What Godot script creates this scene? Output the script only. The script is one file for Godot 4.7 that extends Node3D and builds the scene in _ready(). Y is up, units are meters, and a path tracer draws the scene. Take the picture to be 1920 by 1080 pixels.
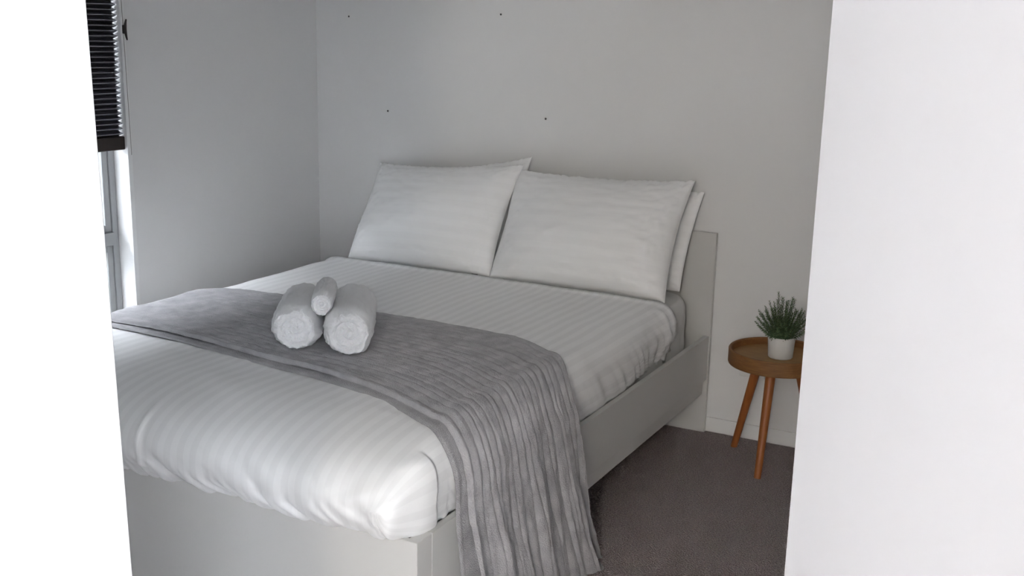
extends Node3D
# A bedroom seen through its doorway: white bed with grey throw, rolled towels, tray table with a plant.
# Right outer edge of the bed is x = 0, front face of the headboard z = 0, floor y = 0.

var noise := FastNoiseLite.new()
var names := {}
var M := {}

# ---------------------------------------------------------------- helpers
func numbered(n: String) -> String:
	if not names.has(n):
		names[n] = 0
		return n
	names[n] += 1
	return "%s_%03d" % [n, names[n]]

func thing(called: String, label: String, category: String, at := Vector3.ZERO, group := "") -> Node3D:
	var o := Node3D.new()
	o.name = numbered(called)
	add_child(o)
	o.position = at
	o.set_meta("label", label)
	o.set_meta("category", category)
	if group != "":
		o.set_meta("group", group)
	return o

func part(called: String, mesh: Mesh, mat: Material, parent: Node, at := Vector3.ZERO, label := "") -> MeshInstance3D:
	var o := MeshInstance3D.new()
	o.name = called
	o.mesh = mesh
	o.material_override = mat
	o.cast_shadow = GeometryInstance3D.SHADOW_CASTING_SETTING_ON
	o.position = at
	parent.add_child(o, true)
	if label != "":
		o.set_meta("label", label)
	return o

func struct_(called: String, mesh: Mesh, mat: Material, at := Vector3.ZERO) -> MeshInstance3D:
	var o := part(called, mesh, mat, self, at)
	o.set_meta("kind", "structure")
	return o

func struct_group(called: String) -> Node3D:
	var o := Node3D.new()
	o.name = called
	add_child(o)
	o.set_meta("kind", "structure")
	return o

class Geo:
	var v := PackedVector3Array()
	var n := PackedVector3Array()
	var uv := PackedVector2Array()
	var c := PackedColorArray()
	var i := PackedInt32Array()
	func mesh() -> ArrayMesh:
		var a := []
		a.resize(Mesh.ARRAY_MAX)
		a[Mesh.ARRAY_VERTEX] = v
		a[Mesh.ARRAY_NORMAL] = n
		if uv.size() == v.size():
			a[Mesh.ARRAY_TEX_UV] = uv
		if c.size() == v.size():
			a[Mesh.ARRAY_COLOR] = c
		a[Mesh.ARRAY_INDEX] = i
		var m := ArrayMesh.new()
		m.add_surface_from_arrays(Mesh.PRIMITIVE_TRIANGLES, a)
		return m
	# bevelled box from corner lo to corner hi
	func box(lo: Vector3, hi: Vector3, r := 0.003) -> Geo:
		var ce := (lo + hi) * 0.5
		var h := (hi - lo) * 0.5
		r = minf(r, minf(h.x, minf(h.y, h.z)) * 0.98)
		var ax := [[0, 1, 2], [1, 2, 0], [2, 0, 1]]
		for a in ax:
			for s in [-1.0, 1.0]:
				var b0 := v.size()
				var hu: float = h[a[1]]
				var hv: float = h[a[2]]
				var us := [-hu, -hu + r, hu - r, hu]
				var vs := [-hv, -hv + r, hv - r, hv]
				for p in 4:
					for q in 4:
						var pt := Vector3.ZERO
						pt[a[0]] = s * h[a[0]]
						pt[a[1]] = us[p]
						pt[a[2]] = vs[q]
						var inner := Vector3(clampf(pt.x, -h.x + r, h.x - r), clampf(pt.y, -h.y + r, h.y - r), clampf(pt.z, -h.z + r, h.z - r))
						var d := (pt - inner).normalized()
						v.append(ce + inner + d * r)
						n.append(d)
						var w: Vector3 = ce + pt
						uv.append(Vector2(w[a[1]], w[a[2]]))
				for p in 3:
					for q in 3:
						var k := b0 + p * 4 + q
						if s > 0:
							i.append_array([k, k + 5, k + 4, k, k + 1, k + 5])
						else:
							i.append_array([k, k + 4, k + 5, k, k + 5, k + 1])
		return self
	# lathe of (radius, height) points round y
	func lathe(pts: Array, seg := 48, at := Vector3.ZERO) -> Geo:
		for k in pts.size() - 1:
			var a: Vector2 = pts[k]
			var b: Vector2 = pts[k + 1]
			var d := (b - a).normalized()
			var nn := Vector2(d.y, -d.x)
			var b0 := v.size()
			for s in seg + 1:
				var t := TAU * s / seg
				for p in [a, b]:
					v.append(at + Vector3(p.x * cos(t), p.y, p.x * sin(t)))
					n.append(Vector3(nn.x * cos(t), nn.y, nn.x * sin(t)))
					uv.append(Vector2(t / TAU, p.y))
			for s in seg:
				var q := b0 + s * 2
				i.append_array([q, q + 3, q + 1, q, q + 2, q + 3])
		return self
	# tube along points with radii
	func tube(pts: Array, rad: Array, seg := 12, caps := true) -> Geo:
		var b0 := v.size()
		var up := Vector3(0.31, 0.2, 0.93)
		var m := pts.size()
		for k in m:
			var d: Vector3 = (pts[mini(k + 1, m - 1)] - pts[maxi(k - 1, 0)]).normalized()
			if absf(d.dot(up)) > 0.95:
				up = Vector3(0.9, 0.3, 0.1)
			var a := d.cross(up).normalized()
			var b := d.cross(a).normalized()
			for s in seg + 1:
				var t := TAU * s / seg
				var nn := a * cos(t) + b * sin(t)
				v.append(pts[k] + nn * rad[k])
				n.append(nn)
				uv.append(Vector2(float(s) / seg, float(k)))
		for k in m - 1:
			for s in seg:
				var q := b0 + k * (seg + 1) + s
				var w := q + seg + 1
				i.append_array([q, w, w + 1, q, w + 1, q + 1])
		if caps:
			for e in [0, m - 1]:
				var d: Vector3 = (pts[0] - pts[1]).normalized() if e == 0 else (pts[m - 1] - pts[m - 2]).normalized()
				var c0 := v.size()
				v.append(pts[e])
				n.append(d)
				uv.append(Vector2.ZERO)
				for s in seg + 1:
					v.append(v[b0 + e * (seg + 1) + s])
					n.append(d)
					uv.append(Vector2.ZERO)
				for s in seg:
					if e != 0:
						i.append_array([c0, c0 + 2 + s, c0 + 1 + s])
					else:
						i.append_array([c0, c0 + 1 + s, c0 + 2 + s])
		return self
	# grid of (nu+1) x (nv+1) points, smooth normals; f(u, v) -> Vector3, g(u, v) -> Vector2
	func grid(nu: int, nv: int, f: Callable, g: Callable, flip := false, wrap := false) -> Geo:
		var b0 := v.size()
		var p := PackedVector3Array()
		p.resize((nu + 1) * (nv + 1))
		for a in nu + 1:
			for b in nv + 1:
				var uu := float(a) / nu
				var vv := float(b) / nv
				p[a * (nv + 1) + b] = f.call(uu, vv)
				uv.append(g.call(uu, vv))
		var nn := PackedVector3Array()
		nn.resize(p.size())
		for a in nu:
			for b in nv:
				var k := a * (nv + 1) + b
				var l := k + nv + 1
				var fn := (p[l] - p[k + 1]).cross(p[l + 1] - p[k])
				if flip:
					fn = -fn
				nn[k] += fn
				nn[k + 1] += fn
				nn[l] += fn
				nn[l + 1] += fn
				if flip:
					i.append_array([b0 + k, b0 + l, b0 + l + 1, b0 + k, b0 + l + 1, b0 + k + 1])
				else:
					i.append_array([b0 + k, b0 + l + 1, b0 + l, b0 + k, b0 + k + 1, b0 + l + 1])
		if wrap:
			for b in nv + 1:
				var s := nn[b] + nn[nu * (nv + 1) + b]
				nn[b] = s
				nn[nu * (nv + 1) + b] = s
		for k in nn.size():
			nn[k] = nn[k].normalized()
		v.append_array(p)
		n.append_array(nn)
		return self

func bx(lo: Vector3, hi: Vector3, r := 0.003) -> ArrayMesh:
	return Geo.new().box(lo, hi, r).mesh()

func std(rgb: Color, rough := 0.6, linear := true) -> StandardMaterial3D:
	var m := StandardMaterial3D.new()
	m.albedo_color = rgb.linear_to_srgb() if linear else rgb
	m.roughness = rough
	return m

func noise_tex(freq: float, lo: Color, hi: Color, size := 512, seed_ := 3, oct := 4, kind := FastNoiseLite.TYPE_SIMPLEX_SMOOTH) -> NoiseTexture2D:
	var t := NoiseTexture2D.new()
	t.width = size
	t.height = size
	t.seamless = true
	t.generate_mipmaps = false
	var f := FastNoiseLite.new()
	f.seed = seed_
	f.noise_type = kind
	f.frequency = freq
	f.fractal_octaves = oct
	t.noise = f
	var g := Gradient.new()
	g.set_color(0, lo)
	g.set_color(1, hi)
	t.color_ramp = g
	return t

func normal_tex(freq: float, strength: float, size := 512, seed_ := 5, oct := 3) -> NoiseTexture2D:
	var t := NoiseTexture2D.new()
	t.width = size
	t.height = size
	t.seamless = true
	t.as_normal_map = true
	t.bump_strength = strength
	var f := FastNoiseLite.new()
	f.seed = seed_
	f.frequency = freq
	f.fractal_octaves = oct
	t.noise = f
	return t

func tri(m: StandardMaterial3D, scale: float) -> StandardMaterial3D:
	m.uv1_triplanar = true
	m.uv1_world_triplanar = true
	m.uv1_scale = Vector3.ONE * scale
	return m

func sm(a: float, b: float, x: float) -> float:
	return smoothstep(a, b, x)

# smooth curve through (x, y) points
func table_lookup(t: Array, x: float) -> float:
	var m := t.size()
	if x <= t[0][0]:
		return t[0][1]
	if x >= t[m - 1][0]:
		return t[m - 1][1]
	var k := 0
	while x > t[k + 1][0]:
		k += 1
	var i0 := maxi(k - 1, 0)
	var i3 := mini(k + 2, m - 1)
	var h: float = t[k + 1][0] - t[k][0]
	var m0: float = (t[k + 1][1] - t[i0][1]) / (t[k + 1][0] - t[i0][0]) * h
	var m1: float = (t[i3][1] - t[k][1]) / (t[i3][0] - t[k][0]) * h
	var f: float = (x - t[k][0]) / h
	var f2 := f * f
	var f3 := f2 * f
	return (2.0 * f3 - 3.0 * f2 + 1.0) * t[k][1] + (f3 - 2.0 * f2 + f) * m0 + (3.0 * f2 - 2.0 * f3) * t[k + 1][1] + (f3 - f2) * m1

# ---------------------------------------------------------------- materials
func make_materials():
	var wall := std(Color(0.80, 0.795, 0.785), 0.75)
	wall.normal_enabled = true
	wall.normal_texture = normal_tex(0.09, 1.2)
	wall.normal_scale = 0.12
	M.wall = tri(wall, 3.0)
	M.ceiling = std(Color(0.84, 0.84, 0.83), 0.85)
	M.trim = std(Color(0.86, 0.86, 0.85), 0.35)
	M.door = std(Color(0.50, 0.50, 0.51), 0.45)
	var carpet := std(Color(1, 1, 1), 0.95)
	carpet.albedo_texture = noise_tex(0.11, Color(0.29, 0.248, 0.243).linear_to_srgb(), Color(0.62, 0.53, 0.52).linear_to_srgb(), 512, 8, 3)
	carpet.normal_enabled = true
	carpet.normal_texture = normal_tex(0.12, 16.0, 512, 9, 2)
	carpet.normal_scale = 1.0
	carpet.metallic_specular = 0.0
	M.carpet = tri(carpet, 2.2)
	M.foil = std(Color(0.63, 0.622, 0.60), 0.42)
	M.dark = std(Color(0.03, 0.028, 0.026), 0.5)
	# striped sateen bedding: satin bands woven between matt bands
	var im := Image.create(64, 8, false, Image.FORMAT_RGB8)
	var ir := Image.create(64, 8, false, Image.FORMAT_RGB8)
	for x in 64:
		var f := sm(13.0, 18.0, float(x)) - sm(45.0, 50.0, float(x))
		for y in 8:
			var a := lerpf(0.866, 0.905, f)
			im.set_pixel(x, y, Color(a, a, a * 0.992).linear_to_srgb())
			var r := lerpf(0.80, 0.38, f)
			ir.set_pixel(x, y, Color(r, r, r))
	var st := ImageTexture.create_from_image(im)
	var sr := ImageTexture.create_from_image(ir)
	var sat := std(Color(1, 1, 1), 1.0)
	sat.albedo_texture = st
	sat.roughness_texture = sr
	sat.rim_enabled = true
	sat.rim = 0.25
	M.sateen = sat
	# pillow cases: the same cloth, stripes closer in tone
	var im2 := Image.create(8, 64, false, Image.FORMAT_RGB8)
	for y in 64:
		var f := sm(13.0, 18.0, float(y)) - sm(45.0, 50.0, float(y))
		for x in 8:
			var a := lerpf(0.893, 0.905, f)
			im2.set_pixel(x, y, Color(a, a, a * 0.992).linear_to_srgb())
	var pc := std(Color(1, 1, 1), 0.6)
	pc.albedo_texture = ImageTexture.create_from_image(im2)
	pc.rim_enabled = true
	pc.rim = 0.2
	M.pillow = pc
	M.sheet = std(Color(0.80, 0.80, 0.78), 0.75)
	# plush throw
	var th := std(Color(1, 1, 1), 0.9)
	th.albedo_texture = noise_tex(0.010, Color(0.27, 0.265, 0.272).linear_to_srgb(), Color(0.47, 0.463, 0.47).linear_to_srgb(), 512, 21, 5)
	th.normal_enabled = true
	th.normal_texture = normal_tex(0.16, 6.0, 512, 12, 3)
	th.normal_scale = 0.35
	th.rim_enabled = true
	th.rim = 0.45
	th.rim_tint = 0.6
	M.throw = tri(th, 2.5)
	var tw := std(Color(0.90, 0.90, 0.90), 0.95)
	tw.normal_enabled = true
	tw.normal_texture = normal_tex(0.16, 7.0, 512, 17, 2)
	tw.normal_scale = 0.8
	tw.rim_enabled = true
	tw.rim = 0.3
	M.towel = tri(tw, 6.0)
	# table: stained bamboo, darker legs
	var wood := std(Color(1, 1, 1), 0.5)
	wood.albedo_texture = noise_tex(0.02, Color(0.17, 0.072, 0.022).linear_to_srgb(), Color(0.30, 0.14, 0.045).linear_to_srgb(), 512, 31, 4)
	wood.uv1_triplanar = true
	wood.uv1_scale = Vector3(1.2, 16.0, 10.0)
	M.wood = wood
	var tray := std(Color(1, 1, 1), 0.5)
	tray.albedo_texture = noise_tex(0.02, Color(0.31, 0.16, 0.052).linear_to_srgb(), Color(0.46, 0.26, 0.095).linear_to_srgb(), 512, 33, 4)
	tray.uv1_triplanar = true
	tray.uv1_scale = Vector3(1.2, 14.0, 12.0)
	M.tray = tray
	var leg := std(Color(1, 1, 1), 0.45)
	leg.albedo_texture = noise_tex(0.02, Color(0.26, 0.075, 0.018).linear_to_srgb(), Color(0.42, 0.14, 0.035).linear_to_srgb(), 512, 35, 4)
	leg.uv1_triplanar = true
	leg.uv1_scale = Vector3(12.0, 1.0, 12.0)
	M.leg = leg
	M.pot = std(Color(0.72, 0.71, 0.68), 0.4)
	M.soil = std(Color(0.02, 0.018, 0.014), 0.95)
	M.pebble = std(Color(0.55, 0.55, 0.52), 0.6)
	M.leaf = std(Color(0.065, 0.12, 0.055), 0.55)
	M.leaf_tip = std(Color(0.16, 0.24, 0.11), 0.55)
	M.stem = std(Color(0.06, 0.09, 0.03), 0.7)
	M.aluminium = std(Color(0.36, 0.37, 0.37), 0.4)
	var gl := StandardMaterial3D.new()
	gl.transparency = BaseMaterial3D.TRANSPARENCY_ALPHA
	gl.albedo_color = Color(0.9, 0.95, 0.95, 0.06)
	gl.roughness = 0.02
	M.glass = gl
	var bl := std(Color(0.11, 0.112, 0.135), 0.4)
	bl.metallic = 0.35
	M.blind = bl
	M.blind_highlight = std(Color(0.42, 0.42, 0.46), 0.5)  # pale grey for the painted light lines along the pleats
	M.brown = std(Color(0.028, 0.02, 0.018), 0.45)
	M.cord = std(Color(0.30, 0.28, 0.26), 0.8)
	M.plastic = std(Color(0.82, 0.82, 0.80), 0.3)
	M.paving = std(Color(0.55, 0.56, 0.56), 0.9)
	M.fence = std(Color(0.035, 0.04, 0.042), 0.8)

# ---------------------------------------------------------------- bed shape
const XC := -0.80
const YC := 0.4825
const RY := 0.1225
const RY_LOW := 0.098
const RX := 0.10
const Z0 := 1.855
const RZ := 0.29

func pw(x: float, e: float) -> float:
	return signf(x) * pow(absf(x), e)

# point of the duvet: u 0..1 from the left tuck over the top to the right tuck
func duvet_profile(u: float, k: float, amin: float) -> Array:
	var hw := 0.795 - RX
	var kx := 0.42 + 0.58 * pow(absf(k), 0.6) if k >= 0.0 else 0.46
	var ry := RY if k >= 0.0 else RY_LOW
	if u < 0.22:
		var a := deg_to_rad(lerpf(amin, 90.0, u / 0.22))
		var sa := pw(sin(a), 0.75)
		return [XC - hw - RX * kx * pw(cos(a), 0.75 if a > 0.0 else 0.35), YC + (ry * k if sa > 0 else RY_LOW * pow(absf(k), 0.4)) * sa, Vector2(-cos(a), sin(a)), -hw - 0.30 * (0.22 - u) / 0.22]
	if u > 0.78:
		var a := deg_to_rad(lerpf(90.0, amin, (u - 0.78) / 0.22))
		var sa := pw(sin(a), 0.75)
		return [XC + hw + RX * kx * pw(cos(a), 0.75 if a > 0.0 else 0.35), YC + (ry * k if sa > 0 else RY_LOW * pow(absf(k), 0.4)) * sa, Vector2(cos(a), sin(a)), hw + 0.30 * (u - 0.78) / 0.22]
	var x := lerpf(-hw, hw, (u - 0.22) / 0.56)
	return [XC + x, YC + ry * k, Vector2(0, 1), x]

const CREASE_X := 0.722
const ZH := 0.375   # head hem of the duvet

func duvet_point(u: float, v: float) -> Vector3:
	var z: float
	var k := 1.0
	var phi := 0.0
	var amin := -70.0
	if v < 0.42:
		z = lerpf(ZH, Z0, v / 0.42)
	else:
		phi = deg_to_rad((v - 0.42) / 0.58 * 165.0)
		if phi < PI * 0.5:
			z = Z0 + RZ * pow(sin(phi), 0.95)
			k = pow(cos(phi), 0.92)
		else:
			z = Z0 + RZ - 0.085 * (1.0 - sin(phi))
			k = -pow(-cos(phi), 0.92)
			amin = 0.0
	var pr := duvet_profile(u, k, amin)
	var p := Vector3(pr[0], pr[1], z)
	var nn := Vector3(pr[2].x * cos(phi), pr[2].y * cos(phi), sin(phi)).normalized()
	var d := noise.get_noise_3d(p.x * 2.5, p.y * 2.5, p.z * 2.5) * 0.006
	d += noise.get_noise_2d(p.x * 12.0 + 40.0, p.z * 9.0 + p.y * 9.0) * 0.0010
	# pressed crease along the middle of the top
	d += 0.0022 * exp(-pow((p.x + CREASE_X) / 0.006, 2.0)) * sm(0.4, 0.2, phi)
	# gathers pulled towards the footboard
	var low := sm(0.50, 0.42, p.y) * sm(0.4, 1.1, phi)
	var gx := p.x + (p.y - 0.45) * 0.55 + noise.get_noise_2d(p.x * 5.0, p.y * 9.0) * 0.03
	d += low * noise.get_noise_2d(gx * 17.0, 7.0 + p.y * 4.0) * 0.011
	var mid := sm(0.62, 0.50, p.y) * sm(0.3, 0.9, phi)
	d += mid * noise.get_noise_2d(gx * 10.0 + 90.0, p.y * 4.0) * 0.004
	# one thin upright crease left of the middle
	var cx := p.x + 0.82 + 0.10 * (p.y - 0.52)
	d += 0.0065 * exp(-cx * cx / 0.00005) * sm(0.25, 0.6, phi) * sm(0.60, 0.55, p.y)
	# tucked corner at the foot on the right: front panel lies over the side panel
	if phi > 0.1 and p.x > -0.4:
		var ze := 1.985 + 0.30 * maxf(p.y - 0.50, 0.0) + 0.012 * sin(p.y * 30.0)
		d += 0.013 * sm(ze - 0.003, ze + 0.004, p.z) * sm(ze + 0.13, ze + 0.02, p.z) * sm(0.15, 0.5, pr[2].x) * sm(0.59, 0.56, p.y)
		d += 0.007 * noise.get_noise_2d((p.x - p.y) * 14.0, (p.x + p.y) * 6.0) * sm(-0.25, -0.12, p.x) * sm(0.55, 0.47, p.y) * sm(0.3, 0.7, phi)
	# creases where the side is pushed between mattress and rail
	if pr[2].x > 0.05 and phi < 0.3:
		var w := sm(0.10, 0.6, pr[2].x) * sm(0.58, 0.47, p.y)
		var zz := p.z + (0.5 - p.y) * 0.9
		d += w * sm(1.05, 0.55, p.z) * noise.get_noise_2d(zz * 26.0, 3.0 + p.y * 4.0) * 0.014
		d += w * noise.get_noise_2d(zz * 14.0, 33.0) * 0.007
		p.x -= 0.025 * sm(1.0, 0.40, p.z) * sm(0.52, 0.42, p.y)
	# rolled hem at the head end
	var hem := (p.z - ZH)
	d += 0.010 * exp(-pow((hem - 0.014) / 0.011, 2.0)) - 0.016 * sm(0.008, 0.0, hem)
	d += 0.010 * exp(-pow((hem - 0.085) / 0.010, 2.0)) * sm(0.2, 0.7, pr[2].x)
	return p + nn * d

func duvet_uv(u: float, v: float) -> Vector2:
	var pr := duvet_profile(u, 1.0, -70.0)
	return Vector2(pr[3] / 0.042, v * 4.0)

# throw blanket: s runs from the left tuck over the top and down the right side
const REAR := [[-1.75, 1.30], [-1.62, 1.27], [-1.50, 1.135], [-1.39, 1.075], [-0.83, 1.085], [-0.29, 1.105], [-0.19, 1.145], [-0.08, 1.22], [0.0, 1.30], [0.06, 1.335], [0.12, 1.318], [0.185, 1.300], [0.31, 1.272], [0.42, 1.245], [0.51, 1.222], [0.66, 1.175]]
const FRONT := [[-1.75, 1.66], [-1.46, 1.632], [-1.25, 1.634], [-1.0, 1.655], [-0.78, 1.688], [-0.57, 1.710], [-0.36, 1.750], [-0.22, 1.802], [-0.10, 1.865], [0.0, 1.915], [0.12, 1.936], [0.24, 1.925], [0.40, 1.910], [0.66, 1.90]]

# q is the running length measured from x = -0.06 on the top; returns (x, y, outward normal)
func throw_profile(q: float, off: float) -> Array:
	# shoulder: quarter ellipse from the top into the hang
	var top := YC + RY + off
	var xs := -0.105
	if q < -1.50:
		var a := clampf((-1.50 - q) / 0.20, 0.0, 1.0) * PI * 0.5
		var drop := maxf(0.0, -1.70 - q)
		return [-1.50 - 0.135 * pow(sin(a), 0.9), top - 0.15 * (1.0 - cos(a)) - drop, Vector2(-sin(a), cos(a))]
	if q < xs:
		return [q, top, Vector2(0, 1)]
	var l := 0.225
	if q < xs + l:
		var a := (q - xs) / l * PI * 0.5
		return [xs + 0.135 * pow(sin(a), 0.95) + off, top - 0.14 * (1.0 - pow(cos(a), 0.95)), Vector2(sin(a), cos(a))]
	return [xs + 0.135 + off, top - 0.14 - (q - xs - l), Vector2(1, 0)]

func throw_point(s: float, t: float, off: float, q0: float, q1: float, z_add: float, relief: float) -> Vector3:
	var q := lerpf(q0, q1, s)
	var za := table_lookup(REAR, q)
	var zb := table_lookup(FRONT, q)
	var hang := sm(0.04, 0.45, q)
	var z := lerpf(za, zb + z_add * (1.0 + 0.5 * hang), t)
	var zn := lerpf(1.1, 1.9, t)
	# irregular hem
	if q > 0.2:
		var e := sm(0.3, 0.62, q)
		q += e * (0.018 * sin(zn * 38.0 + 1.0) + 0.012 * sin(zn * 71.0) + 0.02 * noise.get_noise_1d(zn * 14.0))
	var pr := throw_profile(q, off)
	var n2: Vector2 = pr[2]
	# ribs
	var wob := noise.get_noise_2d(q * 0.6, t * 1.5) * 0.45 + noise.get_noise_2d(q * 1.6 + 50.0, t * 9.0) * 0.22 + noise.get_noise_1d(t * 8.0) * 0.5
	var ph := t * 19.0 + wob
	var rib := sqrt(absf(sin(ph * PI)) + 0.02) - 0.6
	var idx := floorf(ph)
	var vary := 0.75 + 0.5 * noise.get_noise_2d(idx * 31.0, q * 6.0)
	var amp := lerpf(0.0056, 0.0135, sm(-0.35, 0.20, q))
	var d := rib * amp * vary
	# broad folds in the hanging part, soft dents on top
	d += hang * (0.012 * sin(zn * 26.0 + q * 1.5) + 0.006 * sin(zn * 47.0 + 2.0 - q * 2.0) + 0.012)
	d += hang * 0.02 * noise.get_noise_2d(zn * 10.0, q * 1.5)
	d += noise.get_noise_2d(q * 2.5, t * 4.0) * 0.005 + noise.get_noise_2d(q * 14.0, t * 22.0) * 0.0018 + noise.get_noise_2d(q * 45.0, t * 34.0) * 0.0010
	d += hang * 0.016 * sm(0.80, 1.0, t)
	# edges roll over
	var ed := minf(t, 1.0 - t)
	d -= 0.010 * sm(0.018, 0.0, ed)
	d *= relief
	var flare := 0.05 * pow(clampf((q - 0.15) / 0.5, 0.0, 1.0), 1.5)
	z += hang * 0.008 * sin(q * 5.0 + zn * 16.0)
	var y: float = pr[1] + n2.y * d
	var x: float = pr[0] + n2.x * d + flare
	return Vector3(x, maxf(y, 0.006), z)

func build_throw():
	var o := thing("throw_blanket", "grey ribbed plush throw laid across the foot of the bed", "blanket", Vector3(0.02, 0.0, 1.5))
	var at := -o.position
	var z2 := func(u: float, v: float): return Vector2(u, v)
	var g := Geo.new()
	g.grid(300, 300, func(u: float, v: float): return throw_point(u, v, 0.016, -1.95, 0.625, 0.0, 1.0), z2, true)
	part("upper_layer", g.mesh(), M.throw, o, at)
	var g2 := Geo.new()
	g2.grid(240, 40, func(u: float, v: float): return throw_point(u, lerpf(0.72, 1.0, v), 0.004, -1.95, 0.61, 0.036 , 0.30), z2, true)
	part("under_layer", g2.mesh(), M.throw, o, at, "lower folded layer of the throw showing along its front edge")

# ---------------------------------------------------------------- soft things
func pillow_mesh(c00: Vector3, c10: Vector3, c01: Vector3, c11: Vector3, tf: float, tb: float, seed_: float, pinch := 0.05) -> ArrayMesh:
	var nrm := (c10 - c00).cross(c01 - c00).normalized()
	var g := Geo.new()
	for side in [1.0, -1.0]:
		var f := func(a: float, b: float):
			var u: float = 2.0 * a - 1.0
			var v: float = 2.0 * b - 1.0
			u = signf(u) * (1.0 - pow(1.0 - absf(u), 1.35))
			v = signf(v) * (1.0 - pow(1.0 - absf(v), 1.35))
			var uu := u * (1.0 - pinch * 0.6 * (1.0 - v * v))
			var vv := v * (1.0 - pinch * (1.0 - u * u) * (1.0 if v > 0 else 0.25))
			var p := c00.lerp(c10, uu * 0.5 + 0.5).lerp(c01.lerp(c11, uu * 0.5 + 0.5), vv * 0.5 + 0.5)
			var h := pow(maxf((1.0 - u * u) * (1.0 - v * v), 0.0), 0.48) * (1.0 - 0.22 * v)
			var wr := noise.get_noise_3d(p.x * 5.0 + seed_, p.y * 5.0, seed_) * 0.010
			wr += noise.get_noise_2d((u + v * 0.3) * 3.0 + seed_, v * 7.0) * 0.003
			var edge := maxf(absf(u), absf(v))
			wr += noise.get_noise_2d(u * 15.0 + seed_ * 3.0, v * 13.0) * 0.006 * sm(0.5, 0.9, edge)
			wr *= sm(1.0, 0.9, edge)
			p.y += 0.006 * noise.get_noise_2d(u * 16.0 + seed_, 5.0) * sm(0.7, 1.0, v)
			if side > 0:
				return p + nrm * (tf * h + wr)
			return p - nrm * (tb * h + wr * 0.4)
		g.grid(80, 56, f, func(a: float, b: float): return Vector2(a * 4.0, b * 0.46 / 0.042), side > 0)
	return g.mesh()

func pillow(label: String, c00: Vector3, c10: Vector3, c01: Vector3, c11: Vector3, tf: float, tb: float, seed_: float, pinch := 0.05) -> Node3D:
	var base := (c00 + c10) * 0.5
	var o := thing("pillow", label, "pillow", base, "white pillows at the head of the bed")
	part("pillow_case", pillow_mesh(c00 - base, c10 - base, c01 - base, c11 - base, tf, tb, seed_, pinch), M.pillow, o)
	return o

func towel(label: String, front: Vector3, dir: Vector3, length: float, r: float, flat: float, seed_: float, start: float):
	# front: where the middle of the front end touches what carries it
	var o := thing("rolled_towel", label, "towel", front, "rolled white towels on the throw")
	var ax := dir.normalized()
	var side := ax.cross(Vector3.UP).normalized()
	var pitch := r * 0.30
	var radius := func(th: float, t: float) -> Vector2:
		var f := fposmod(th - start, TAU) / TAU
		var rr := r * 1.04 - pitch * 0.55 * (1.0 - f) * sm(0.0, 0.06, f)
		rr += noise.get_noise_3d(cos(th) * 3.0 + seed_, sin(th) * 3.0, t * 5.0) * r * 0.07
		rr += noise.get_noise_3d(cos(th) * 14.0 + seed_, sin(th) * 14.0, t * 34.0) * r * 0.022
		return Vector2(cos(th) * rr, sin(th) * rr * flat)
	var place := func(p: Vector2, l: float) -> Vector3:
		var y := maxf(p.y, -r * flat * 0.93)
		return side * p.x + Vector3.UP * (y + r * flat * 0.93) + ax * l
	var g := Geo.new()
	# outer wrap with rounded lips
	g.grid(96, 40, func(u: float, v: float):
		var th: float = u * TAU + start
		var t: float = v
		var lip := 1.0
		var l := lerpf(0.0, length, t)
		if t < 0.1:
			lip = 1.0 - 0.10 * pow(1.0 - t / 0.1, 2.0)
		elif t > 0.9:
			lip = 1.0 - 0.10 * pow((t - 0.9) / 0.1, 2.0)
		return place.call(radius.call(th - 0.0001, t) * lip, l), func(u: float, v: float): return Vector2(u, v), true)
	part("wrap", g.mesh(), M.towel, o)
	# rolled ends: the layers show as a spiral ridge
	for e in [0, 1]:
		var h := Geo.new()
		h.grid(120, 44, func(u: float, v: float):
			var th: float = u * TAU + start
			var q: float = v
			var base: Vector2 = radius.call(th - 0.0001, float(e)) * 0.90 * q
			var rr := base.length() * (1.0 + 0.10 * noise.get_noise_2d(base.x / r * 4.0 + seed_, base.y / r * 4.0))
			var s := fposmod(rr / pitch - (u if true else 0.0), 1.0)
			var ridge := pow(sin(PI * s), 0.55)
			var out := (0.18 + 0.14 * q) * pitch * 4.0 * 0.4 * sm(1.0, 0.86, q) + ridge * pitch * 0.75 * sm(0.04, 0.16, q) * sm(1.0, 0.9, q)
			out += noise.get_noise_2d(base.x / r * 9.0, base.y / r * 9.0 + seed_) * r * 0.05 * sm(1.0, 0.9, q)
			return place.call(base, -out if e == 0 else length + out), func(u: float, v: float): return Vector2(u, v), e == 0)
		part("rolled_end", h.mesh(), M.towel, o)

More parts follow.
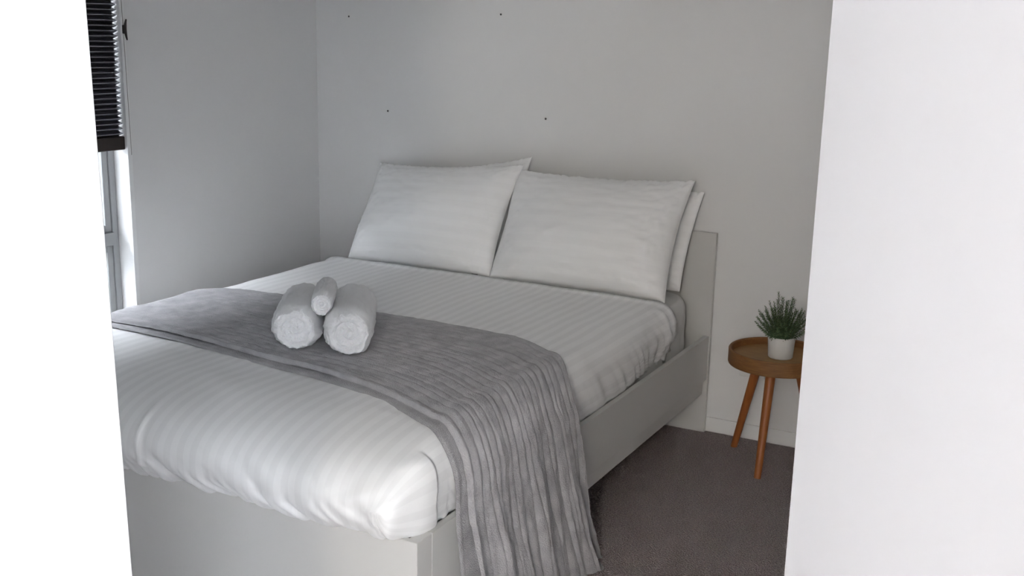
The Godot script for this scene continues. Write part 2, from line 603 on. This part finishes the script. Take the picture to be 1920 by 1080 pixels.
# ---------------------------------------------------------------- scene
func _ready():
	noise.seed = 7
	noise.noise_type = FastNoiseLite.TYPE_SIMPLEX_SMOOTH
	noise.frequency = 1.0
	noise.fractal_octaves = 2
	# camera
	var cam := Camera3D.new()
	cam.name = "camera"
	cam.fov = 29.6816
	cam.near = 0.02
	cam.transform = Transform3D(Basis(Vector3(0.88010967, 0.02121127, -0.47429637), Vector3(-0.12516778, 0.97402478, -0.18870283), Vector3(0.45797379, 0.2254458, 0.8599036)), Vector3(1.25163949, 1.53183254, 4.00664062))
	add_child(cam)
	cam.current = true
	# overcast sky
	var env := Environment.new()
	var sky := Sky.new()
	var psm := ProceduralSkyMaterial.new()
	psm.sky_top_color = Color(0.895, 0.915, 0.95)
	psm.sky_horizon_color = Color(0.905, 0.92, 0.95)
	psm.ground_horizon_color = Color(0.70, 0.72, 0.74)
	psm.ground_bottom_color = Color(0.45, 0.46, 0.47)
	psm.sky_energy_multiplier = 2.4
	sky.sky_material = psm
	env.background_mode = Environment.BG_SKY
	env.sky = sky
	env.tonemap_mode = Environment.TONE_MAPPER_LINEAR
	env.tonemap_exposure = 5.15
	env.sdfgi_enabled = true
	env.ssao_enabled = true
	env.ssil_enabled = true
	var we := WorldEnvironment.new()
	we.name = "world_environment"
	we.environment = env
	add_child(we)
	make_materials()
	build_room()
	build_window()
	build_hall()
	build_bed()
	build_bedding()
	build_table()
	build_details()

const WX := -1.933   # left wall
const WZ := -0.032   # back wall
const H := 2.42
const DOOR_TURN := 66.0

func build_room():
	struct_("floor", bx(Vector3(WX - 0.2, -0.12, WZ - 0.2), Vector3(2.5, 0.0, 7.0), 0.001), M.carpet)
	struct_("ceiling", bx(Vector3(WX - 0.2, H, WZ - 0.2), Vector3(2.5, H + 0.15, 7.0), 0.001), M.ceiling)
	struct_("wall_back", bx(Vector3(WX - 0.2, 0, WZ - 0.15), Vector3(1.60, H, WZ), 0.001), M.wall)
	struct_("wall_right", bx(Vector3(1.45, 0, WZ), Vector3(1.60, H, 3.10), 0.001), M.wall)
	# left wall round the window opening: z 1.103 .. 2.30, y 0.30 .. 2.10
	var g := Geo.new()
	g.box(Vector3(WX - 0.16, 0, WZ), Vector3(WX, H, 1.103), 0.002)
	g.box(Vector3(WX - 0.16, 0, 2.30), Vector3(WX, H, 3.10), 0.002)
	g.box(Vector3(WX - 0.16, 0, 1.103), Vector3(WX, 0.30, 2.30), 0.001)
	g.box(Vector3(WX - 0.16, 2.10, 1.103), Vector3(WX, H, 2.30), 0.001)
	struct_("wall_left", g.mesh(), M.wall)
	# front wall with the doorway
	var f := Geo.new()
	f.box(Vector3(WX - 0.16, 0, 3.10), Vector3(0.19, H, 3.25), 0.001)
	f.box(Vector3(1.11, 0, 3.10), Vector3(2.5, H, 3.25), 0.001)
	f.box(Vector3(0.19, 2.08, 3.10), Vector3(1.11, H, 3.25), 0.001)
	struct_("wall_front", f.mesh(), M.wall)
	struct_("baseboard_back", bx(Vector3(WX, 0, WZ), Vector3(1.45, 0.060, WZ + 0.012), 0.003), M.trim)
	struct_("baseboard_left", bx(Vector3(WX, 0, WZ + 0.012), Vector3(WX + 0.012, 0.060, 3.10), 0.003), M.trim)
	struct_("baseboard_right", bx(Vector3(1.438, 0, WZ + 0.012), Vector3(1.45, 0.060, 3.10), 0.003), M.trim)
	# door lining: stop bead at the room side, then the jamb
	var t := Geo.new()
	t.box(Vector3(0.185, 0, 3.095), Vector3(0.216, 2.06, 3.143), 0.003)
	t.box(Vector3(0.185, 0, 3.143), Vector3(0.208, 2.07, 3.262), 0.002)
	t.box(Vector3(0.125, 0, 3.25), Vector3(0.200, 2.14, 3.268), 0.004)
	var jamb := struct_("trim_1", t.mesh(), M.trim)
	# the lining leans a little out of plumb
	jamb.rotation.z = 0.0236
	jamb.position = Vector3(1.2 * 0.0236 - 0.0073, 0, 0)
	struct_("trim_2", Geo.new().box(Vector3(0.19, 2.045, 3.095), Vector3(1.12, 2.08, 3.262), 0.003).box(Vector3(0.125, 2.07, 3.25), Vector3(1.18, 2.145, 3.268), 0.004).mesh(), M.trim)
	# narrow flush door leaf hinged at the right jamb and swung out into the hall
	var d := struct_("door_1", bx(Vector3(0.0, 0.012, -0.036), Vector3(0.46, 2.05, 0.0), 0.002), M.door, Vector3(1.0968, 0.0, 3.305))
	d.rotation.y = -deg_to_rad(DOOR_TURN)
	var handle := Geo.new().tube([Vector3(0.42, 1.0, -0.03), Vector3(0.42, 1.0, -0.085), Vector3(0.41, 1.0, -0.092), Vector3(0.32, 1.0, -0.092)], [0.009, 0.009, 0.009, 0.009], 12)
	part("door_handle", handle.mesh(), M.aluminium, d)

func build_window():
	var w := struct_group("window_1")
	var x0 := -2.06
	var x1 := -2.005
	var fr := Geo.new()
	fr.box(Vector3(x0, 0.30, 1.103), Vector3(x1, 2.10, 1.130))
	fr.box(Vector3(x0, 0.30, 2.273), Vector3(x1, 2.10, 2.30))
	fr.box(Vector3(x0, 0.30, 1.130), Vector3(x1, 0.34, 2.273))
	fr.box(Vector3(x0, 2.06, 1.130), Vector3(x1, 2.10, 2.273))
	part("window_frame", fr.mesh(), M.aluminium, w)
	part("transom", bx(Vector3(x0, 0.725, 1.130), Vector3(x1 + 0.012, 0.775, 2.273)), M.aluminium, w)
	for yy in [[0.34, 0.725], [0.775, 2.06]]:
		var s := Geo.new()
		var a := x0 + 0.012
		var b := x1 - 0.006
		s.box(Vector3(a, yy[0], 1.130), Vector3(b, yy[1], 1.158))
		s.box(Vector3(a, yy[0], 2.245), Vector3(b, yy[1], 2.273))
		s.box(Vector3(a, yy[0], 1.158), Vector3(b, yy[0] + 0.028, 2.245))
		s.box(Vector3(a, yy[1] - 0.028, 1.158), Vector3(b, yy[1], 2.245))
		var sash := part("sash", s.mesh(), M.aluminium, w)
		part("pane", bx(Vector3(-2.036, yy[0] + 0.02, 1.15), Vector3(-2.031, yy[1] - 0.02, 2.25), 0.0005), M.glass, sash)
	part("window_sill", bx(Vector3(-2.005, 0.296, 1.09), Vector3(WX + 0.025, 0.318, 2.315), 0.004), M.trim, w)
	# slim bead where the plaster meets the reveal
	struct_("trim_3", bx(Vector3(WX - 0.002, 0.318, 1.084), Vector3(WX + 0.004, 2.12, 1.1045), 0.002), M.trim)
	struct_("added_eave", bx(Vector3(-2.95, 2.30, -3.0), Vector3(WX - 0.16, 2.40, 7.0), 0.003), M.trim)  # unseen, added to cut the sky light falling on the window reveal
	# yard outside
	var gr := struct_("ground", bx(Vector3(-14.0, -0.35, -8.0), Vector3(WX - 0.2, -0.12, 6.9), 0.001), M.paving)
	gr.set_meta("label", "pale paving outside the window")
	var fe := thing("yard_fence", "dark paling fence outside the bedroom window", "fence", Vector3(-4.4, -0.12, 0.0))
	var pale := bx(Vector3(-0.012, 0, -0.048), Vector3(0.012, 2.5, 0.048), 0.003)  # fence made taller and longer to block sky light from the bed
	for k in 150:
		part("paling", pale, M.fence, fe, Vector3(0, 0, -5.0 + k * 0.1))
	part("fence_rail", bx(Vector3(-0.06, 0.5, -5.05), Vector3(-0.012, 0.6, 9.95)), M.fence, fe)
	part("fence_rail", bx(Vector3(-0.06, 1.6, -5.05), Vector3(-0.012, 1.7, 9.95)), M.fence, fe)

func build_hall():
	# hall beyond the doorway, with a tall window in its right side wall
	struct_("wall_hall_left", bx(Vector3(WX - 0.16, 0, 3.25), Vector3(WX, H, 7.0), 0.001), M.wall)
	struct_("wall_hall_rear", bx(Vector3(WX, 0, 6.85), Vector3(2.5, H, 7.0), 0.001), M.wall)
	var g := Geo.new()
	g.box(Vector3(2.35, 0, 3.25), Vector3(2.5, H, 3.9), 0.001)
	g.box(Vector3(2.35, 0, 6.3), Vector3(2.5, H, 6.85), 0.001)
	g.box(Vector3(2.35, 0, 3.9), Vector3(2.5, 0.1, 6.3), 0.001)
	g.box(Vector3(2.35, 2.15, 3.9), Vector3(2.5, H, 6.3), 0.001)
	struct_("wall_hall_right", g.mesh(), M.wall)
	var w := struct_group("window_2")
	var fr := Geo.new()
	for z in [3.9, 5.08, 6.26]:
		fr.box(Vector3(2.40, 0.1, z), Vector3(2.45, 2.15, z + 0.04))
	fr.box(Vector3(2.40, 0.1, 3.94), Vector3(2.45, 0.15, 6.26))
	fr.box(Vector3(2.40, 2.10, 3.94), Vector3(2.45, 2.15, 6.26))
	part("window_frame", fr.mesh(), M.aluminium, w)
	for k in 2:
		var z: float = [3.93, 5.11][k]
		part("pane", bx(Vector3(2.422, 0.14, z), Vector3(2.427, 2.11, z + 1.16), 0.0005), M.glass, w)
	struct_("ground_front", Geo.new().box(Vector3(2.5, -0.35, -8.0), Vector3(14.0, -0.12, 16.0), 0.001).box(Vector3(-8.0, -0.35, 7.0), Vector3(2.5, -0.12, 16.0), 0.001).mesh(), M.paving)
	# round ceiling light in the hall
	var l := thing("ceiling_light", "round white ceiling light in the hall outside the bedroom", "ceiling light", Vector3(1.69, H, 6.2))
	part("base_plate", Geo.new().lathe([Vector2(0.0, -0.02), Vector2(0.17, -0.02), Vector2(0.17, 0.0), Vector2(0.0, 0.0)]).mesh(), M.plastic, l)
	var em := std(Color(0.9, 0.88, 0.84), 0.6)
	em.emission_enabled = true
	em.emission = Color(1.0, 0.965, 0.92)
	em.emission_energy_multiplier = 1.0
	var pts := []
	for k in 13:
		var a := PI * 0.5 * k / 12.0
		pts.append(Vector2(0.16 * sin(a), -0.02 - 0.075 * cos(a)))
	part("light_diffuser", Geo.new().lathe(pts).mesh(), em, l)
	var om := OmniLight3D.new()
	om.name = "hall_light"
	om.light_color = Color(1.0, 0.965, 0.92)
	om.light_energy = 0.64
	om.light_size = 0.12
	om.omni_range = 12.0
	om.omni_attenuation = 2.0
	om.shadow_enabled = true
	om.position = Vector3(0, -0.23, 0)
	l.add_child(om)

func build_bed():
	var o := thing("bed_frame", "white bed frame with plain headboard, side rails and footboard", "bed frame", Vector3(XC, 0, 1.0))
	var at := -o.position
	var w := 2.0 * XC - 0.02
	part("headboard", bx(Vector3(w, 0, -0.022), Vector3(0.004, 0.810, 0.0), 0.0025), M.foil, o, at)
	var fb := part("footboard", bx(Vector3(w, 0.0, 2.025), Vector3(0.0, 0.401, 2.09), 0.0025), M.foil, o, at)
	part("bolt_slot", bx(Vector3(-0.062, 0.398, 2.066), Vector3(-0.030, 0.4016, 2.074), 0.0004), M.dark, fb, Vector3.ZERO, "small dark slot on top of the footboard")
	for s in [0.0, 1.0]:
		var m := func(x: float) -> float: return x if s == 0.0 else w - x
		var a: float = m.call(-0.020)
		var b: float = m.call(0.0)
		var rail := part("side_rail", bx(Vector3(minf(a, b), 0.221, 0.001), Vector3(maxf(a, b), 0.401, 2.0249), 0.001), M.foil, o, at)
		a = m.call(-0.030)
		b = m.call(-0.008)
		part("lower_rail", bx(Vector3(minf(a, b), 0.166, 0.02), Vector3(maxf(a, b), 0.214, 2.024), 0.002), M.foil, rail)
		if s == 0.0:
			part("screw", Geo.new().tube([Vector3(-0.009, 0.196, 1.165), Vector3(-0.0065, 0.196, 1.165)], [0.005, 0.005]).mesh(), M.dark, rail)
		a = m.call(-0.065)
		b = m.call(-0.021)
		part("slat_support", bx(Vector3(minf(a, b), 0.26, 0.002), Vector3(maxf(a, b), 0.295, 2.024), 0.002), M.foil, o, at)
	for k in 14:
		part("slat", bx(Vector3(w + 0.03, 0.2955, 0.06 + k * 0.142), Vector3(-0.03, 0.312, 0.13 + k * 0.142), 0.002), M.foil, o, at)
	part("centre_beam", bx(Vector3(XC - 0.03, 0.24, 0.002), Vector3(XC + 0.03, 0.295, 2.024), 0.002), M.foil, o, at)

func build_bedding():
	var mt := thing("mattress", "mattress in a plain white fitted sheet under the duvet", "mattress", Vector3(XC, 0.312, 1.0))
	var g := Geo.new()
	g.grid(120, 60, func(u: float, v: float):
		# rounded slab
		var a := u * TAU
		var hx := 0.755
		var hz := 0.985
		var cx := pw(cos(a), 0.16)
		var cz := pw(sin(a), 0.16)
		var b := lerpf(-PI * 0.5, PI * 0.5, v)
		var k := pow(maxf(cos(b), 0.0), 0.28)
		var kk := 1.0 if k > 0.6 else k / 0.6
		var rr := 1.0 - (1.0 - k) * 0.09 if k > 0.6 else kk * (1.0 - 0.4 * 0.09)
		var y := 0.13 + 0.13 * pw(sin(b), 0.45)
		var p := Vector3(cx * hx * rr, y, cz * hz * rr)
		p += Vector3(signf(cx), 0, 0) * noise.get_noise_2d(p.z * 14.0, p.y * 9.0) * 0.006 * sm(0.5, 0.9, absf(cx) * rr)
		return p, func(u: float, v: float): return Vector2(u * 8.0, v), false, true)
	part("fitted_sheet", g.mesh(), M.sheet, mt)
	var du := thing("duvet", "white striped sateen duvet tucked in over the mattress", "duvet", Vector3(XC, 0.40, 1.2))
	var gd := Geo.new()
	gd.grid(360, 260, duvet_point, duvet_uv, true)
	part("duvet_cover", gd.mesh(), M.sateen, du, -du.position)
	build_throw()
	# pillows: two stand at the back, two lean on them
	pillow("white pillow behind the front pillow on the window side", Vector3(-1.52, 0.595, 0.135), Vector3(-0.81, 0.595, 0.135), Vector3(-1.48, 0.965, 0.035), Vector3(-0.775, 1.055, 0.050), 0.055, 0.028, 11.0, 0.12)
	pillow("white pillow behind the front pillow on the table side", Vector3(-0.80, 0.595, 0.135), Vector3(-0.085, 0.595, 0.135), Vector3(-0.78, 0.985, 0.03), Vector3(-0.045, 0.968, 0.03), 0.055, 0.028, 22.0, 0.05)
	var pl := pillow("white striped front pillow on the window side of the bed", Vector3(-1.492, 0.597, 0.345), Vector3(-0.80, 0.598, 0.340), Vector3(-1.455, 0.990, 0.155), Vector3(-0.760, 1.035, 0.150), 0.125, 0.035, 33.0, 0.09)
	part("care_tag", bx(Vector3(-0.030, 0.004, -0.006), Vector3(-0.005, 0.012, 0.012), 0.001), M.dark, pl, Vector3(0.30, 0.0, 0.012), "small black tag at the lower corner")
	pillow("white striped front pillow on the table side of the bed", Vector3(-0.805, 0.598, 0.345), Vector3(-0.068, 0.595, 0.340), Vector3(-0.800, 1.012, 0.135), Vector3(-0.043, 1.026, 0.150), 0.130, 0.035, 44.0, 0.09)
	# towels
	var ax := Vector3(-0.552, 0, -0.834)
	var yb := 0.622
	var tl := Vector3(-0.752, yb, 1.588)
	var tr := Vector3(-0.586, yb, 1.552)
	towel("large rolled white towel lying on the left of the pair", tl, ax, 0.31, 0.076, 0.94, 3.0, -0.4)
	towel("large rolled white towel lying on the right of the pair", tr, ax, 0.35, 0.078, 0.94, 9.0, -0.9)
	towel("small rolled white face cloth resting on top of two towels", (tl + tr) * 0.5 + ax * 0.01 + Vector3(0, 0.106, 0), ax, 0.22, 0.034, 1.1, 15.0, -1.4)

func build_table():
	var c := Vector3(0.3145, 0, 0.17)
	var o := thing("side_table", "round wooden tray side table on slanted legs beside the bed", "side table", c)
	var r := 0.176
	part("tray_rim", Geo.new().lathe([Vector2(r - 0.012, 0.379), Vector2(r - 0.002, 0.381), Vector2(r, 0.386), Vector2(r, 0.433), Vector2(r - 0.003, 0.437), Vector2(r - 0.008, 0.437), Vector2(r - 0.011, 0.433), Vector2(r - 0.011, 0.405), Vector2(r - 0.012, 0.379)], 96).mesh(), M.wood, o)
	part("tray_top", Geo.new().lathe([Vector2(0.0, 0.394), Vector2(r - 0.0115, 0.394), Vector2(r - 0.0115, 0.411), Vector2(0.0, 0.411)], 96).mesh(), M.tray, o)
	part("leg_mount", Geo.new().lathe([Vector2(0.0, 0.378), Vector2(0.10, 0.378), Vector2(0.10, 0.394), Vector2(0.0, 0.394)], 48).mesh(), M.wood, o)
	var feet := [Vector3(0.154, 0, 0.086), Vector3(0.322, 0, 0.351), Vector3(0.467, 0, 0.073)]
	for f in feet:
		var d: Vector3 = f - c
		var top := Vector3(d.x * 0.45, 0.388, d.z * 0.45)
		var pts := []
		var rad := []
		for k in 9:
			var t := k / 8.0
			pts.append(top.lerp(d, t))
			rad.append(lerpf(0.0185, 0.0125, t))
		pts.append(d.lerp(top, 0.001))
		rad.append(0.0125)
		part("leg", Geo.new().tube(pts.slice(0, 9), rad.slice(0, 9), 20).mesh(), M.leg, o)
	# potted plant
	var p := thing("potted_plant", "small leafy green plant in a white pot on the tray table", "plant", Vector3(0.326, 0.411, 0.172))
	part("pot", Geo.new().lathe([Vector2(0.0, 0.0), Vector2(0.041, 0.0), Vector2(0.044, 0.003), Vector2(0.0495, 0.078), Vector2(0.049, 0.080), Vector2(0.0465, 0.080), Vector2(0.0455, 0.078), Vector2(0.044, 0.060)], 64).mesh(), M.pot, p)
	part("soil", Geo.new().lathe([Vector2(0.0455, 0.066), Vector2(0.03, 0.069), Vector2(0.0, 0.070)], 40).mesh(), M.soil, p)
	var rng := RandomNumberGenerator.new()
	rng.seed = 99
	var peb := Geo.new()
	peb.lathe([Vector2(0, 0.003), Vector2(0.003, 0.002), Vector2(0.004, 0), Vector2(0.003, -0.002), Vector2(0, -0.003)], 10)
	var pm := peb.mesh()
	for k in 16:
		var a := rng.randf() * TAU
		var q := rng.randf_range(0.03, 0.042)
		part("pebble", pm, M.pebble, p, Vector3(cos(a) * q, 0.072, sin(a) * q))
	for k in 84:
		var a := k * 2.39996 + rng.randf() * 0.4
		var tilt := sqrt((k + 0.5) / 84.0)
		var ln := rng.randf_range(0.06, 0.12) * (1.05 - 0.15 * tilt)
		if k in [5, 12, 21, 30, 37]:
			ln *= 1.25
		var root := Vector3(cos(a), 0, sin(a)) * 0.030 * tilt + Vector3(0, 0.066, 0)
		var out := Vector3(cos(a), 0, sin(a)) * tilt * 0.98
		var pts := []
		var rad := []
		for j in 8:
			var t := j / 7.0
			pts.append(root + (out * (0.86 * t + 0.06 * sin(t * 3.0 + k)) + Vector3(0, t * (1.50 - 0.85 * tilt * tilt) - 0.10 * tilt * t * t, 0)) * ln)
			rad.append(lerpf(0.0014, 0.0006, t))
		var st := part("stem", Geo.new().tube(pts, rad, 5, false).mesh(), M.stem, p)
		var dark := Geo.new()
		var lite := Geo.new()
		var n := int(ln * 540.0)
		for j in n:
			var t := lerpf(0.12, 1.0, float(j) / (n - 1))
			var f := t * 7.0
			var i0 := mini(int(f), 6)
			var b: Vector3 = pts[i0].lerp(pts[i0 + 1], f - i0)
			var d: Vector3 = (pts[i0 + 1] - pts[i0]).normalized()
			var s := d.cross(Vector3(0.3, 0.1, 0.9)).normalized()
			var s2 := d.cross(s)
			var az := j * 2.399 + rng.randf() * 0.5
			var od := (s * cos(az) + s2 * sin(az)) + d * (0.35 + 0.6 * t * t)
			od = od.normalized()
			var wd := od.cross(d).normalized()
			var ll := rng.randf_range(0.010, 0.016) * (1.0 - 0.35 * t)
			var ww := rng.randf_range(0.0014, 0.0021)
			var tgt := lite if rng.randf() < 0.15 + 0.40 * t * t else dark
			var v0 := tgt.v.size()
			var nn := wd.cross(od).normalized()
			var rise := nn * 0.0006
			tgt.v.append_array([b, b + od * ll * 0.5 + wd * ww + rise, b + od * ll, b + od * ll * 0.5 - wd * ww + rise, b + od * ll * 0.5 - rise])
			tgt.n.append_array([nn, (nn - wd * 0.4).normalized(), nn, (nn + wd * 0.4).normalized(), nn])
			tgt.i.append_array([v0, v0 + 4, v0 + 1, v0 + 1, v0 + 4, v0 + 2, v0 + 2, v0 + 4, v0 + 3, v0 + 3, v0 + 4, v0])
		if dark.v.size() > 0:
			part("leaves", dark.mesh(), M.leaf, st)
		if lite.v.size() > 0:
			part("leaves", lite.mesh(), M.leaf_tip, st)

func build_details():
	# nails left in the back wall
	var nails := [["dark screw in the back wall, upper one nearest the room corner", -1.748, 1.603], ["dark screw in the back wall, upper one farther from the corner", -0.977, 1.619], ["dark screw in the back wall above the window-side pillow", -1.541, 1.198], ["dark screw in the back wall above the table-side pillow", -0.758, 1.205]]
	for a in nails:
		var o := thing("wall_screw", a[0], "screw", Vector3(a[1], a[2], WZ), "screws left in the back wall")
		part("screw_shank", Geo.new().tube([Vector3(0, 0, -0.004), Vector3(0, 0, 0.004)], [0.002, 0.002], 8).mesh(), M.dark, o)
		part("screw_head", Geo.new().tube([Vector3(0, 0, 0.003), Vector3(0, 0, 0.0045), Vector3(0, 0, 0.006)], [0.0042, 0.0042, 0.0022], 12).mesh(), M.dark, o)
	# power outlet low on the back wall, mostly behind the tray table
	var po := thing("power_outlet", "white power outlet low on the back wall behind the table", "outlet", Vector3(0.172, 0.288, WZ))
	part("cover_plate", bx(Vector3(-0.046, -0.036, -0.001), Vector3(0.052, 0.036, 0.009), 0.003), M.plastic, po)
	for x in [-0.022, 0.028]:
		part("switch", bx(Vector3(x - 0.006, 0.014, 0.008), Vector3(x + 0.006, 0.028, 0.012), 0.001), M.plastic, po)
		for s in [-1.0, 1.0]:
			part("socket_slot", bx(Vector3(x + s * 0.006 - 0.001, -0.004, 0.0085), Vector3(x + s * 0.006 + 0.001, 0.004, 0.0094), 0.0003), M.dark, po)
	# pleated blind
	var b := thing("pleated_blind", "dark grey pleated blind half drawn over the window", "blind", Vector3(-1.955, 1.09, 1.68))
	var p := Geo.new()
	var za := 1.109 - 1.68
	var zb := 2.29 - 1.68
	var pitch := 0.0186
	var dx := 0.013
	for q in [[Vector3(-dx, pitch, 0), Vector3(dx, pitch * 0.5, 0)], [Vector3(dx, pitch * 0.5, 0), Vector3(-dx, 0, 0)]]:
		var a0: Vector3 = q[0]
		var a1: Vector3 = q[1]
		var d := a1 - a0
		var nn := Vector3(-d.y, d.x, 0).normalized()
		if nn.x < 0:
			nn = -nn
		for s in [1.0, -1.0]:
			var v0 := p.v.size()
			for pt in [Vector3(a0.x, a0.y, za), Vector3(a0.x, a0.y, zb), Vector3(a1.x, a1.y, zb), Vector3(a1.x, a1.y, za)]:
				p.v.append(pt + nn * s * 0.0004)
				p.n.append(nn * s)
				p.uv.append(Vector2(pt.z, pt.y))
			if s > 0:
				p.i.append_array([v0, v0 + 2, v0 + 1, v0, v0 + 3, v0 + 2])
			else:
				p.i.append_array([v0, v0 + 1, v0 + 2, v0, v0 + 2, v0 + 3])
	var pm := p.mesh()
	var crease := bx(Vector3(dx - 0.0012, pitch * 0.5 - 0.0011, za), Vector3(dx + 0.0010, pitch * 0.5 + 0.0011, zb - 0.02), 0.0008)  # pale bead on the front fold, a highlight put in as colour
	for k in 51:
		var pl := part("pleat", pm, M.blind, b, Vector3(0, 0.05 + k * pitch, 0))
		part("pleat_highlight", crease, M.blind_highlight, pl)
	part("bottom_rail", bx(Vector3(-0.016, 0.0, za - 0.002), Vector3(0.018, 0.050, zb + 0.001), 0.004), M.brown, b)
	part("head_rail", bx(Vector3(-0.02, 0.05 + 51 * pitch, za), Vector3(0.02, 1.009, zb), 0.003), M.brown, b)
	part("lift_cord", Geo.new().tube([Vector3(0.026, 0.99, za - 0.006), Vector3(0.030, 0.44, za - 0.012), Vector3(0.030, -0.02, za - 0.018)], [0.0011, 0.0011, 0.0011], 6).mesh(), M.cord, b)
	# cleat for the cord
	var cl := thing("cord_cleat", "small dark cord cleat on the wall beside the blind", "cleat", Vector3(WX, 1.527, 1.092))
	part("cleat_post", bx(Vector3(-0.001, -0.016, -0.006), Vector3(0.014, 0.016, 0.006), 0.003), M.brown, cl)
	part("cleat_bar", Geo.new().tube([Vector3(0.020, -0.038, 0), Vector3(0.015, -0.02, 0), Vector3(0.013, 0.0, 0), Vector3(0.015, 0.02, 0), Vector3(0.020, 0.036, 0)], [0.0025, 0.0045, 0.005, 0.0045, 0.0025], 10).mesh(), M.brown, cl)
